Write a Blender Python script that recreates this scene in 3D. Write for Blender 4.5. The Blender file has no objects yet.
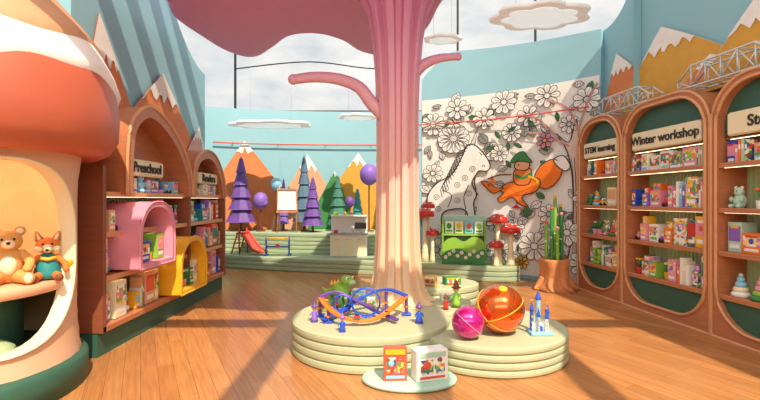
import bpy, math, random
from mathutils import Matrix, Vector
scene=bpy.context.scene
scene.view_settings.view_transform='Standard'
scene.view_settings.exposure=.2
# ---------------------------------------------------------------- materials
def lin(h):
    h=h.lstrip('#'); o=[]
    for i in (0,2,4):
        c=int(h[i:i+2],16)/255
        o.append(c/12.92 if c<=.04045 else ((c+.055)/1.055)**2.4)
    return (*o,1)
MATS={}
def mat(name,col,rough=.6,metal=0,noise=.06,scale=6,bump=0,emit=0,stretch=None,coat=0):
    if name in MATS: return MATS[name]
    m=bpy.data.materials.new(name); m.use_nodes=True
    nt=m.node_tree; b=nt.nodes['Principled BSDF']; c=lin(col)
    tc=nt.nodes.new('ShaderNodeTexCoord'); mp=nt.nodes.new('ShaderNodeMapping')
    if stretch: mp.inputs['Scale'].default_value=stretch
    nt.links.new(tc.outputs['Object'],mp.inputs[0])
    n=nt.nodes.new('ShaderNodeTexNoise'); n.inputs['Scale'].default_value=scale; n.inputs['Detail'].default_value=4
    nt.links.new(mp.outputs[0],n.inputs['Vector'])
    mx=nt.nodes.new('ShaderNodeMix'); mx.data_type='RGBA'
    mx.inputs[6].default_value=tuple(x*(1-noise*2.2) for x in c[:3])+(1,)
    mx.inputs[7].default_value=tuple(min(1,x*(1+noise*2.2)) for x in c[:3])+(1,)
    nt.links.new(n.outputs[0],mx.inputs[0]); nt.links.new(mx.outputs[2],b.inputs['Base Color'])
    b.inputs['Roughness'].default_value=rough; b.inputs['Metallic'].default_value=metal
    if coat: b.inputs['Coat Weight'].default_value=coat
    if bump:
        bp=nt.nodes.new('ShaderNodeBump'); bp.inputs['Strength'].default_value=bump; bp.inputs['Distance'].default_value=.01
        nt.links.new(n.outputs[0],bp.inputs['Height']); nt.links.new(bp.outputs[0],b.inputs['Normal'])
    if emit:
        b.inputs['Emission Color'].default_value=c; b.inputs['Emission Strength'].default_value=emit
    MATS[name]=m; return m
def cover(name,cols,scale):
    m=bpy.data.materials.new(name); m.use_nodes=True; nt=m.node_tree; b=nt.nodes['Principled BSDF']
    tc=nt.nodes.new('ShaderNodeTexCoord'); v=nt.nodes.new('ShaderNodeTexVoronoi'); v.inputs['Scale'].default_value=scale
    nt.links.new(tc.outputs['Object'],v.inputs['Vector']); sp=nt.nodes.new('ShaderNodeSeparateColor'); nt.links.new(v.outputs['Color'],sp.inputs[0])
    r=nt.nodes.new('ShaderNodeValToRGB'); r.color_ramp.interpolation='CONSTANT'; e=r.color_ramp.elements
    e[0].color=lin(cols[0]); e[1].position=1/len(cols); e[1].color=lin(cols[1])
    for i,c in enumerate(cols[2:]): x=e.new((i+2)/len(cols)); x.color=lin(c)
    nt.links.new(sp.outputs[0],r.inputs[0]); nt.links.new(r.outputs[0],b.inputs['Base Color']); b.inputs['Roughness'].default_value=.4; return m
COV=[cover('printed_cover_a',['#E5553E','#F4C542','#F7F1E4','#4AA3C7','#E9A0B4','#5AA05A'],22),cover('printed_cover_b',['#F6EFE0','#7DB95A','#F08A3A','#F6EFE0','#3F7DB8','#F2D060'],30),
     cover('printed_cover_c',['#EFA3B8','#F8E7EC','#B287C9','#F9D36A','#7FC9D9','#EFA3B8'],26),cover('printed_cover_d',['#3E8E6A','#F3E9C8','#D94B3A','#8A5A3C','#A9D46A','#2F5E8C'],24)]
wood=mat('shelf_wood','#BC7650',.4,noise=.12,scale=3,stretch=(1,1,8))
wooddk=mat('dark_wood','#8C5036',.5,noise=.12,scale=3,stretch=(1,1,8))
woodlt=mat('light_wood_trim','#D89D70',.4,noise=.06)
sage=mat('sage_slats','#B6CC9C',.6); sagel=mat('sage_platform','#B7BA97',.6,noise=.03)
green=mat('deep_green','#35604F',.55); cream=mat('cream','#EFE2BD',.5,noise=.03)
blue=mat('wall_blue','#93C2CF',.7,noise=.02,scale=1.5); white=mat('white_paint','#F4F3EF',.5,noise=.02)
capm=mat('mushroom_cap_red','#BE6044',.45,noise=.08,scale=2.5); peach=mat('peach','#E6AA84',.55,noise=.03)
stemm=mat('stem_cream','#E6B998',.5,noise=.04,scale=2)
orange=mat('mountain_orange','#DE854F',.7); mustard=mat('mountain_mustard','#DCA33F',.7); snow=mat('snow_white','#F3EDE7',.7)
pinkm=mat('canopy_pink','#DA88BC',.5,noise=.03); black=mat('black_metal','#1C1E22',.4); ink=mat('ink','#33302F',.7)
yellow=mat('yellow','#F2B72A',.4); pink=mat('pink','#E795AC',.45); red=mat('red','#CC3328',.35); orn=mat('bright_orange','#EE7A24',.4)
blu=mat('toy_blue','#2F55C8',.35); pur=mat('purple','#6C489A',.5,noise=.12); violet=mat('violet','#8967C6',.5)
teal=mat('teal','#2C8C8C',.45); lime=mat('lime','#8CBF45',.5); grn=mat('leaf_green','#3F8A4A',.55)
tan=mat('plush_tan','#D9A05A',.9,noise=.12,scale=40,bump=.5); foxo=mat('plush_orange','#E07B33',.9,noise=.12,scale=40,bump=.5)
magenta=mat('magenta_gloss','#D11C8C',.15,metal=.5,coat=1,noise=.02); omet=mat('orange_metallic','#EE6412',.16,metal=.8,coat=1,noise=.05)
silver=mat('silver','#D2D6D8',.35,metal=.4); brown=mat('brown','#7A4630',.6); lblue=mat('light_blue','#8FC9E6',.4)
stump=mat('stump_bark','#CB8350',.7,noise=.2,scale=4,stretch=(3,3,.6),bump=.6)
mint=mat('mint','#B0D3C0',.5); grey=mat('grey','#A9A8A4',.6); coral=mat('coral','#E25A4A',.4)
fill_strip=mat('shelf_fill_strip','#FFE3B8',.4,noise=0,emit=3.2)  # glow strips added under the shelves to brighten their interiors
PAL=[red,orn,yellow,lime,grn,teal,lblue,blu,pink,pink,white,white,cream,cream,coral,mint,violet,peach]+COV
# ---------------------------------------------------------------- builder
class B:
    def __init__(s): s.v=[];s.f=[];s.m=[];s.sm=[];s.mats=[];s.M=Matrix()
    def mi(s,m):
        if m not in s.mats: s.mats.append(m)
        return s.mats.index(m)
    def add(s,vs,fs,m,smooth=False):
        o=len(s.v); s.v+= [tuple(s.M@Vector(p)) for p in vs]; i=s.mi(m)
        for f in fs: s.f.append(tuple(o+k for k in f)); s.m.append(i); s.sm.append(smooth)
    def box(s,c,d,m,rz=0,bev=0,rx=0,ry=0):
        x,y,z=[k/2 for k in d]; b=min(bev,x*.9,y*.9,z*.9)
        T=Matrix.Translation(c)@Matrix.Rotation(rz,4,'Z')@Matrix.Rotation(ry,4,'Y')@Matrix.Rotation(rx,4,'X')
        if b<=0:
            vs=[(i,j,k) for i in(-x,x) for j in(-y,y) for k in(-z,z)]
            fs=[(0,1,3,2),(4,6,7,5),(0,4,5,1),(2,3,7,6),(0,2,6,4),(1,5,7,3)]
        else:
            rr=lambda a,bb:[(a,bb-b),(a,-bb+b),(a-b,-bb),(-a+b,-bb),(-a,-bb+b),(-a,bb-b),(-a+b,bb),(a-b,bb)]
            vs=[(p[0],p[1],-z) for p in rr(x-b,y-b)]+[(p[0],p[1],-z+b) for p in rr(x,y)]+[(p[0],p[1],z-b) for p in rr(x,y)]+[(p[0],p[1],z) for p in rr(x-b,y-b)]
            fs=[tuple(range(8)),tuple(range(31,23,-1))]
            for l in range(3):
                for i in range(8): fs.append((l*8+i,l*8+8+i,l*8+8+(i+1)%8,l*8+(i+1)%8))
        s.add([tuple(T@Vector(p)) for p in vs],fs,m)
    def lathe(s,prof,c,m,seg=24,smooth=True,rib=None,axis=None):
        vs=[];fs=[]
        for (r,z) in prof:
            for i in range(seg):
                a=2*math.pi*i/seg; q=r*(rib(a,z) if rib else 1)
                vs.append((q*math.cos(a),q*math.sin(a),z))
        n=len(prof)
        for j in range(n-1):
            for i in range(seg):
                k=(i+1)%seg; fs.append((j*seg+i,j*seg+k,(j+1)*seg+k,(j+1)*seg+i))
        if prof[0][0]>1e-4: fs.append(tuple(range(seg-1,-1,-1)))
        if prof[-1][0]>1e-4: fs.append(tuple((n-1)*seg+i for i in range(seg)))
        T=Matrix.Translation(c)
        if axis is not None: T=T@Vector((0,0,1)).rotation_difference(Vector(axis)).to_matrix().to_4x4()
        s.add([tuple(T@Vector(p)) for p in vs],fs,m,smooth)
    def cyl(s,c,r,h,m,seg=20,axis=None,r2=None):
        r2=r if r2 is None else r2
        s.lathe([(r,0),(r2,h)],c,m,seg,False,axis=axis)
    def ball(s,c,r,m,seg=16,rz=0,rx=0,ry=0):
        if not hasattr(r,'__len__'): r=(r,r,r)
        vs=[];fs=[];n=seg//2+2
        T=Matrix.Translation(c)@Matrix.Rotation(rz,4,'Z')@Matrix.Rotation(ry,4,'Y')@Matrix.Rotation(rx,4,'X')
        for j in range(n+1):
            p=math.pi*j/n
            for i in range(seg):
                a=2*math.pi*i/seg; vs.append(tuple(T@Vector((r[0]*math.sin(p)*math.cos(a),r[1]*math.sin(p)*math.sin(a),-r[2]*math.cos(p)))))
        for j in range(n):
            for i in range(seg):
                k=(i+1)%seg; fs.append((j*seg+i,j*seg+k,(j+1)*seg+k,(j+1)*seg+i))
        s.add(vs,fs,m,True)
    def tube(s,pts,r,m,seg=8,closed=False,flat=1):
        pts=[Vector(p) for p in pts]; n=len(pts); vs=[];fs=[]
        rs=r if hasattr(r,'__len__') else [r]*n
        for i,p in enumerate(pts):
            a=pts[(i-1)%n] if (closed or i>0) else p; b=pts[(i+1)%n] if (closed or i<n-1) else p
            t=(b-a).normalized(); up=Vector((0,0,1)) if abs(t.z)<.97 else Vector((0,1,0))
            x=t.cross(up).normalized(); y=x.cross(t)
            for k in range(seg):
                w=2*math.pi*k/seg; vs.append(tuple(p+x*(rs[i]*math.cos(w)*flat)+y*(rs[i]*math.sin(w))))
        for i in range(n if closed else n-1):
            j=(i+1)%n
            for k in range(seg):
                l=(k+1)%seg; fs.append((i*seg+k,i*seg+l,j*seg+l,j*seg+k))
        if not closed: fs+= [tuple(range(seg)),tuple((n-1)*seg+k for k in range(seg-1,-1,-1))]
        s.add(vs,fs,m,True)
    def xz(s,loop,y0,y1,m,cap=True):
        n=len(loop); vs=[(p[0],y0,p[1]) for p in loop]+[(p[0],y1,p[1]) for p in loop]
        fs=[(i,(i+1)%n,n+(i+1)%n,n+i) for i in range(n)]
        if cap: fs+=[tuple(range(n-1,-1,-1)),tuple(range(n,2*n))]
        s.add(vs,fs,m)
    def xy(s,loop,z0,z1,m):
        n=len(loop); vs=[(p[0],p[1],z0) for p in loop]+[(p[0],p[1],z1) for p in loop]
        fs=[(i,(i+1)%n,n+(i+1)%n,n+i) for i in range(n)]+[tuple(range(n-1,-1,-1)),tuple(range(n,2*n))]
        s.add(vs,fs,m)
    def ring(s,out,inn,y0,y1,m):
        n=len(out); vs=[]
        for L,y in((out,y0),(inn,y0),(inn,y1),(out,y1)): vs+=[(p[0],y,p[1]) for p in L]
        fs=[]
        for a in range(4):
            b=(a+1)%4
            for i in range(n):
                j=(i+1)%n; fs.append((a*n+i,a*n+j,b*n+j,b*n+i))
        s.add(vs,fs,m)
    def finish(s,name,mw=None,parent=None):
        me=bpy.data.meshes.new(name); me.from_pydata(s.v,[],s.f)
        for m in s.mats: me.materials.append(m)
        me.polygons.foreach_set('material_index',s.m); me.polygons.foreach_set('use_smooth',s.sm)
        import bmesh
        bm=bmesh.new(); bm.from_mesh(me); bmesh.ops.recalc_face_normals(bm,faces=bm.faces); bm.to_mesh(me); bm.free()
        ob=bpy.data.objects.new(name,me); scene.collection.objects.link(ob)
        if mw is not None: ob.matrix_world=mw
        if parent: ob.parent=parent
        return ob
def cat(pts,n=8,closed=True):
    out=[];N=len(pts)
    for i in range(N if closed else N-1):
        g=lambda k: Vector(pts[k%N] if closed else pts[max(0,min(N-1,k))])
        a,b,c,d=g(i-1),g(i),g(i+1),g(i+2)
        for j in range(n):
            t=j/n; out.append(tuple(.5*((2*b)+(c-a)*t+(2*a-5*b+4*c-d)*t*t+(3*b-a-3*c+d)*t**3)))
    if not closed: out.append(tuple(pts[-1]))
    return out
def text(body,size,m,mw,parent=None):
    cu=bpy.data.curves.new('lettering','FONT'); cu.body=body; cu.size=size; cu.extrude=.004; cu.align_x='CENTER'; cu.align_y='CENTER'; cu.offset=.003
    ob=bpy.data.objects.new('lettering',cu); ob.data.materials.append(m); scene.collection.objects.link(ob)
    if parent: ob.parent=parent
    ob.matrix_local=mw; return ob
# ---------------------------------------------------------------- room
def floor_mat():
    m=bpy.data.materials.new('oak_planks'); m.use_nodes=True; nt=m.node_tree; b=nt.nodes['Principled BSDF']
    tc=nt.nodes.new('ShaderNodeTexCoord'); mp=nt.nodes.new('ShaderNodeMapping'); mp.inputs['Rotation'].default_value=(0,0,math.radians(62))
    nt.links.new(tc.outputs['Object'],mp.inputs[0])
    br=nt.nodes.new('ShaderNodeTexBrick'); br.inputs['Color1'].default_value=lin('#C98C57'); br.inputs['Color2'].default_value=lin('#B47A48'); br.inputs['Mortar'].default_value=lin('#85552F')
    br.inputs['Scale'].default_value=1; br.inputs['Mortar Size'].default_value=.002; br.inputs['Brick Width'].default_value=1.6; br.inputs['Row Height'].default_value=.14
    nt.links.new(mp.outputs[0],br.inputs['Vector'])
    m2=nt.nodes.new('ShaderNodeMapping'); m2.inputs['Scale'].default_value=(1.2,16,1); nt.links.new(mp.outputs[0],m2.inputs[0])
    n=nt.nodes.new('ShaderNodeTexNoise'); n.inputs['Scale'].default_value=2.2; n.inputs['Detail'].default_value=6; nt.links.new(m2.outputs[0],n.inputs['Vector'])
    mx=nt.nodes.new('ShaderNodeMix'); mx.data_type='RGBA'; mx.blend_type='MULTIPLY'; mx.inputs[0].default_value=.45
    rp=nt.nodes.new('ShaderNodeValToRGB'); rp.color_ramp.elements[0].position=.3; rp.color_ramp.elements[0].color=(.5,.4,.3,1); rp.color_ramp.elements[1].position=.65
    nt.links.new(n.outputs[0],rp.inputs[0]); nt.links.new(br.outputs[0],mx.inputs[6]); nt.links.new(rp.outputs[0],mx.inputs[7])
    nt.links.new(mx.outputs[2],b.inputs['Base Color']); b.inputs['Roughness'].default_value=.24; b.inputs['Specular IOR Level'].default_value=.6
    return m
b=B(); b.box((0,5,-.05),(12,17,.1),floor_mat()); b.finish('floor')
def wall(name,pts,th,m,side=1):
    b=B(); P=[Vector(p[:2]) for p in pts]; n=len(P); off=[]
    for i in range(n):
        d=(P[min(i+1,n-1)]-P[max(i-1,0)]).normalized(); off.append(P[i]+Vector((-d.y,d.x))*th*side)
    vs=[]
    for i in range(n):
        vs+=[(*P[i],0),(*P[i],pts[i][2]),(*off[i],pts[i][2]),(*off[i],0)]
    fs=[]
    for i in range(n-1):
        for k in range(4): fs.append((i*4+k,i*4+(k+1)%4,i*4+4+(k+1)%4,i*4+4+k))
    fs+=[(3,2,1,0),((n-1)*4,(n-1)*4+1,(n-1)*4+2,(n-1)*4+3)]
    b.add(vs,fs,m); return b.finish(name)
wall('wall_left',cat([(-3.4,4.95,5.6),(-3.4,6.6,5.5),(-3.4,7.3,4.84),(-3.4,7.8,4.4),(-3.4,8.3,4.12),(-3.4,8.74,4.03)],5,False),.14,blue,1)
wall('wall_left_near',[(-4.8,-2.5,5.6),(-4.8,4.95,5.6)],.14,blue,1)
wall('wall_left_return',[(-4.8,4.95,5.6),(-3.54,4.95,5.6)],.12,blue,1)
wall('wall_left_far',[(-3.5,8.76,4.05),(-5.1,9.3,4.05),(-5.1,11.7,4.05)],.12,blue,1)
BW=cat([(-5.0,11.6),(-3.5,12.2),(-1.5,12.5),(.5,12.5),(2.5,12.3),(4.6,11.6)],8,False)
wall('wall_back',[(p[0],p[1],4.06) for p in BW],.15,blue,1)
def MP(t):
    A=Vector((.95,10.3));C=Vector((4.0,8.15)); n=Vector((.574,.82))
    return A.lerp(C,t)+n*.25*math.sin(math.pi*t)
mt=[]
for i in range(33):
    t=i/32; top=4.35+.55*min(1,math.sin(min(t/.22,1)*math.pi/2)) if t<.22 else 4.9-.2*(t-.22)/.78
    p=MP(t); mt.append((p.x,p.y,top))
wall('wall_mural',mt,.14,blue,1)
RO=Vector((3.6,8.2)); RU=Vector((.113,-.9936)); RN=Vector((.9936,.113))
def RW(d,off=.5): p=RO+RU*d+RN*off; return p
wall('wall_right',cat([(*RW(d),z) for d,z in((-.02,4.7),(.3,4.75),(.6,4.95),(1.0,5.4),(2.,5.6),(11,5.6))],4,False),.14,blue,1)
wall('wall_rear',[(-4.8,-2.6,3.2),(5.6,-2.6,3.2)],.14,cream,-1)
b=B()
for x in (-4.1,-.1,2.2,4.4): b.box((x,12.75,5.8),(.05,.07,3.6),black)
for z in (4.1,7.6): b.box((-.2,12.75,z),(9.6,.07,.06),black)
b.tube(cat([(-4.1,12.7,5.3),(-2,12.7,5.5),(0,12.7,5.3),(2.2,12.7,5.5),(4.4,12.7,5.3)],6,False),.018,black,6)
b.finish('window_1')
b=B()
for y in (-2.2,1.6,4.3,5.1,5.9,6.6): b.box((.2,y,5.8),(10.4,.24,.2),white)
for x in (-3.2,.6,2.2,3.6): b.box((x,2.2,5.95),(.24,8.9,.2),white)
b.finish('sun_streak_beams')  # out-of-view roof beams, added to break the sun into streaks
# ---------------------------------------------------------------- relief mountains
def mountain(name,path,a0,a1,pk,zb,zp,m,snowf=.38,off=.02,wig=.12,ex=.8):
    b=B(); N=40
    def top(a):
        t=(a-a0)/(pk-a0) if a<pk else (a1-a)/(a1-pk)
        t=max(0,min(1,t)); return zb+(zp-zb)*(t**ex)
    xs=[a0+(a1-a0)*i/N for i in range(N+1)]; xs=sorted(xs+[pk])
    for lay in (0,1):
        vs=[];fs=[]
        for i,a in enumerate(xs):
            x,y=path(a,off+.012*lay); zt=top(a)
            if lay==0: z0=zb
            else: z0=zp-(zp-zb)*snowf+(zp-zb)*wig*abs(((i*.27)%1)*2-1)
            z0=min(z0,zt); vs+=[(x,y,z0),(x,y,zt+.004*lay)]
        for i in range(len(xs)-1): fs.append((2*i,2*i+2,2*i+3,2*i+1))
        b.add(vs,fs,snow if lay else m)
    return b.finish(name)
def Rp(a,o): p=RW(a,.5-o); return p.x,p.y
def Lp(a,o): return -3.4+o,a
def Bp(a,o):
    for i in range(len(BW)-1):
        if BW[i][0]<=a<=BW[i+1][0]:
            t=(a-BW[i][0])/(BW[i+1][0]-BW[i][0]); return a,BW[i][1]*(1-t)+BW[i+1][1]*t-o
    return a,12
mountain('painted_mountain',Rp,-.02,1.6,.42,3.02,4.15,orange,.36)
mountain('painted_mountain',Rp,.5,3.2,1.51,3.02,4.2,mustard,.36,.04)
mountain('painted_mountain',Rp,1.7,3.3,2.4,3.02,3.5,orange,.33,.06)
mountain('painted_mountain',Rp,2.2,4.6,3.05,3.02,3.95,mustard,.36,.08)
mountain('painted_mountain',Lp,5.3,8.7,6.95,1.9,3.55,orange,.3,.04)
mountain('painted_mountain',Lp,4.97,6.6,5.4,1.9,3.85,orange,.34)
mountain('painted_mountain',Lp,7.4,8.73,8.3,1.9,2.95,mat('mountain_pink','#E0A8A0'),.3,.055)
mountain('painted_mountain',Bp,-4.9,-2.1,-3.65,.8,3.2,orange,.17,.03)
mountain('painted_mountain',Bp,-3.0,-.9,-2.0,.8,2.85,peach,.25,.05)
mountain('painted_mountain',Bp,-1.9,.6,-.6,.8,2.9,mustard,.2,.03)
mountain('painted_mountain',Bp,-2.0,-.7,-1.25,.8,2.4,grn,.12,.07)
# ---------------------------------------------------------------- mural
b=B()
def MS(gx,gy,o=.02):
    t=gx/176; p=MP(max(0,min(1,t)))-Vector((.574,.82))*o; return (p.x,p.y,3.87-gy*3.8/200)
N=30;vs=[];fs=[]
for i in range(N+1):
    for gy in(0,200): vs.append(MS(1+174*i/N,gy,.012))
for i in range(N): fs.append((2*i,2*i+2,2*i+3,2*i+1))
b.add(vs,fs,mat('mural_paper','#EDEBE6',.7,noise=.02))
LAY=[.022]
def line(pts,w=.7,closed=False,m=ink,o=None):
    o=(LAY[0]+.0015) if o is None else o
    P=[Vector(p) for p in pts]; n=len(P); vs=[];fs=[]
    for i,p in enumerate(P):
        a=P[(i-1)%n] if closed or i else p; c=P[(i+1)%n] if closed or i<n-1 else p
        d=(c-a); d=d.normalized() if d.length>1e-6 else Vector((1,0)); q=Vector((-d.y,d.x))*w/2
        vs+=[MS(*(p+q),o),MS(*(p-q),o)]
    for i in range(n if closed else n-1):
        j=(i+1)%n; fs.append((2*i,2*j,2*j+1,2*i+1))
    b.add(vs,fs,m)
def fill(pts,m,o=None): b.add([MS(*p,LAY[0] if o is None else o) for p in pts],[tuple(range(len(pts)))],m)
def blob(pts,m=None,w=.8,n=5,o=None):
    LAY[0]+=.0012
    c=[p for p in cat([tuple(p) for p in pts],n)]
    if m: fill(c,m,o)
    line(c,w,True,o=None if o is None else o+.0015)
    return c
paperm=MATS['mural_paper']; palegr=mat('mural_grey','#C9C6C0',.7)
def flower(x,y,r,k=8,m=None,cm=None):
    LAY[0]+=.0006
    for i in range(k):
        a=2*math.pi*i/k; ca,sa=math.cos(a),math.sin(a); q=[]
        for j in range(10):
            u=2*math.pi*j/10; px=r*.62+r*.4*math.cos(u); py=r*.2*math.sin(u)*(1.2+.5*math.cos(u))
            q.append((x+px*ca-py*sa,y+px*sa+py*ca))
        if m: fill(q,m)
        line(q,.6,True); line([(x+r*.3*ca,y+r*.3*sa),(x+r*.75*ca,y+r*.75*sa)],.35)
    LAY[0]+=.0006
    c=[(x+r*.24*math.cos(j*.6),y+r*.24*math.sin(j*.6)) for j in range(11)]
    fill(c,cm or (palegr if (x*7)%3<1 else paperm)); line(c,.6,True)
def leaf(x,y,l,a,m=None,w=.3):
    LAY[0]+=.0003
    ca,sa=math.cos(a),math.sin(a); T=lambda u,v:(x+u*ca-v*sa,y+u*sa+v*ca)
    q=[T(l*t,l*w*math.sin(math.pi*t)) for t in [i/7 for i in range(8)]]+[T(l*t,-l*w*math.sin(math.pi*t)) for t in [i/7 for i in range(6,0,-1)]]
    if m: fill(q,m)
    line(q,.65,True); line([T(0,0),T(l*.9,0)],.45)
    for t in(.3,.5,.7): line([T(l*t,0),T(l*(t+.12),l*w*.6)],.35); line([T(l*t,0),T(l*(t+.12),-l*w*.6)],.35)
rr=random.Random(3)
greys=[paperm,paperm,palegr,mat('mural_leaf_grey','#8E918C',.7),paperm,palegr]
for i in range(130):
    x,y=rr.uniform(5,170),rr.choice([rr.uniform(5,75),rr.uniform(110,195),rr.uniform(5,195)])
    leaf(x,y,rr.uniform(8,16),rr.uniform(0,6.28),greys[i%6] if i%13 else grn,rr.uniform(.2,.34))
for x,y,r,k in((14,30,13,10),(40,14,12,8),(36,48,17,14),(68,28,12,8),(88,12,13,9),(112,30,11,7),(130,12,12,8),(14,88,11,9),(150,44,9,8),(165,22,12,9),(96,46,10,10),(18,178,14,9),(52,184,13,8),(84,176,14,9),(118,168,15,10),(148,152,13,9),(162,182,13,8),(136,190,11,8),(80,146,9,8),(164,118,11,8),(100,148,9,8),(132,134,10,8),(84,68,9,9)):
    flower(x,y,r,k,paperm)
flower(128,58,8,7,pink,yellow); flower(140,176,8,8,coral,yellow); flower(106,186,7,7,yellow,orn)
LAY[0]=.066
blob([(8,140),(8,116),(18,100),(34,90),(44,72),(50,58),(58,57),(68,68),(74,80),(71,87),(62,87),(58,98),(60,114),(57,124),(60,150),(54,152),(49,132),(36,130),(24,136),(23,158),(14,158)],paperm,1.3,5)
LAY[0]+=.001
for i in range(11): line(cat([(51-i*1.8,60+i*3.2),(41-i*1.8,65+i*4),(44-i*2,76+i*4)],4,False),.8)
line([(53,58),(62,36),(58,58)],1); line([(48,61),(45,51),(52,58)],.9); line(cat([(59,68),(63,66),(66,69)],3,False),1.1); line(cat([(69,82),(67,80),(66,82)],3,False),.8)
line(cat([(24,108),(34,114),(30,128)],4,False),.9); line(cat([(52,102),(47,116),(49,130)],4,False),.9)
for k in range(4): line(cat([(9,118+k*2),(0,130+k*3),(5,150+k*3)],4,False),.7)
for x,y in((18,116),(28,106),(40,102),(48,94),(52,112),(40,120),(20,130),(56,84)): 
    LAY[0]+=.0004; line([(x+3*math.cos(j*.7),y+3*math.sin(j*.7)) for j in range(9)],.5,True); line([(x+1.2*math.cos(j*.9),y+1.2*math.sin(j*.9)) for j in range(7)],.4,True)
blob([(148,196),(153,150),(153,100),(148,70),(138,52),(150,62),(156,40),(160,64),(172,48),(164,80),(163,130),(170,196)],mat('mural_trunk','#D8C3B4'),1.1,5)
LAY[0]+=.001
for i in range(5): line(cat([(152+i*2.4,78),(154+i*2,110),(153+i*3,180)],4,False),.5)
mb=mat('mural_branch','#C28F86',.7)
for p in([(160,60),(150,30),(130,16)],[(158,50),(166,24),(174,8)],[(150,66),(128,52),(112,48)],[(140,56),(120,34),(100,28)]): line(cat(p,6,False),2,m=mb)
for x,y,a in((118,42,4),(100,40,2.5),(92,56,1.5),(88,62,2.6),(86,70,3.6),(90,76,1.0),(84,52,4.2),(98,58,.6),(80,60,2.9),(124,62,.8),(140,40,4.6)): leaf(x,y,10,a,grn if a!=3.6 else lime,.2)
blob([(118,98),(124,84),(136,78),(144,86),(140,100),(128,108)],orn,1,5); blob([(136,79),(145,75),(151,86),(145,90)],snow,1,4)
blob([(84,108),(94,100),(108,102),(118,96),(124,100),(120,110),(106,116),(112,126),(104,124),(96,116),(86,122),(82,118),(88,112)],orn,1,5)
blob([(94,112),(104,109),(112,110),(104,115)],snow,.5,4)
blob([(88,106),(80,106),(72,99),(65,99),(70,105),(78,112)],orn,1,4); LAY[0]+=.001; fill([(74,100),(76,91),(81,102)],orn); LAY[0]+=.001; line([(73+math.cos(j),103+math.sin(j)) for j in range(6)],.7,True)
blob([(100,102),(98,90),(104,84),(112,84),(116,92),(112,103)],foxo,1,5); LAY[0]+=.001; line(cat([(99,92),(107,96),(116,91)],4,False),3,m=grn); line(cat([(112,94),(120,98),(122,104)],4,False),2.4,m=yellow)
blob([(99,82),(105,75),(113,79),(112,87),(102,87)],peach,1,4); blob([(95,79),(101,70),(108,68),(112,74),(116,80),(105,78)],grn,1,4)
LAY[0]+=.001
line([(103+.7*math.cos(j),82+.7*math.sin(j)) for j in range(6)],.7,True)
line(cat([(96,92),(84,92),(72,96)],5,False),1.6,m=brown); line(cat([(62,88),(56,100),(62,114)],5,False),1.6,m=brown)
leaf(112,126,12,1.7,grn); leaf(120,112,10,.6,grn); fill([(96,128),(101,124),(106,129)],red)
b.finish('colouring_mural')
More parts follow.
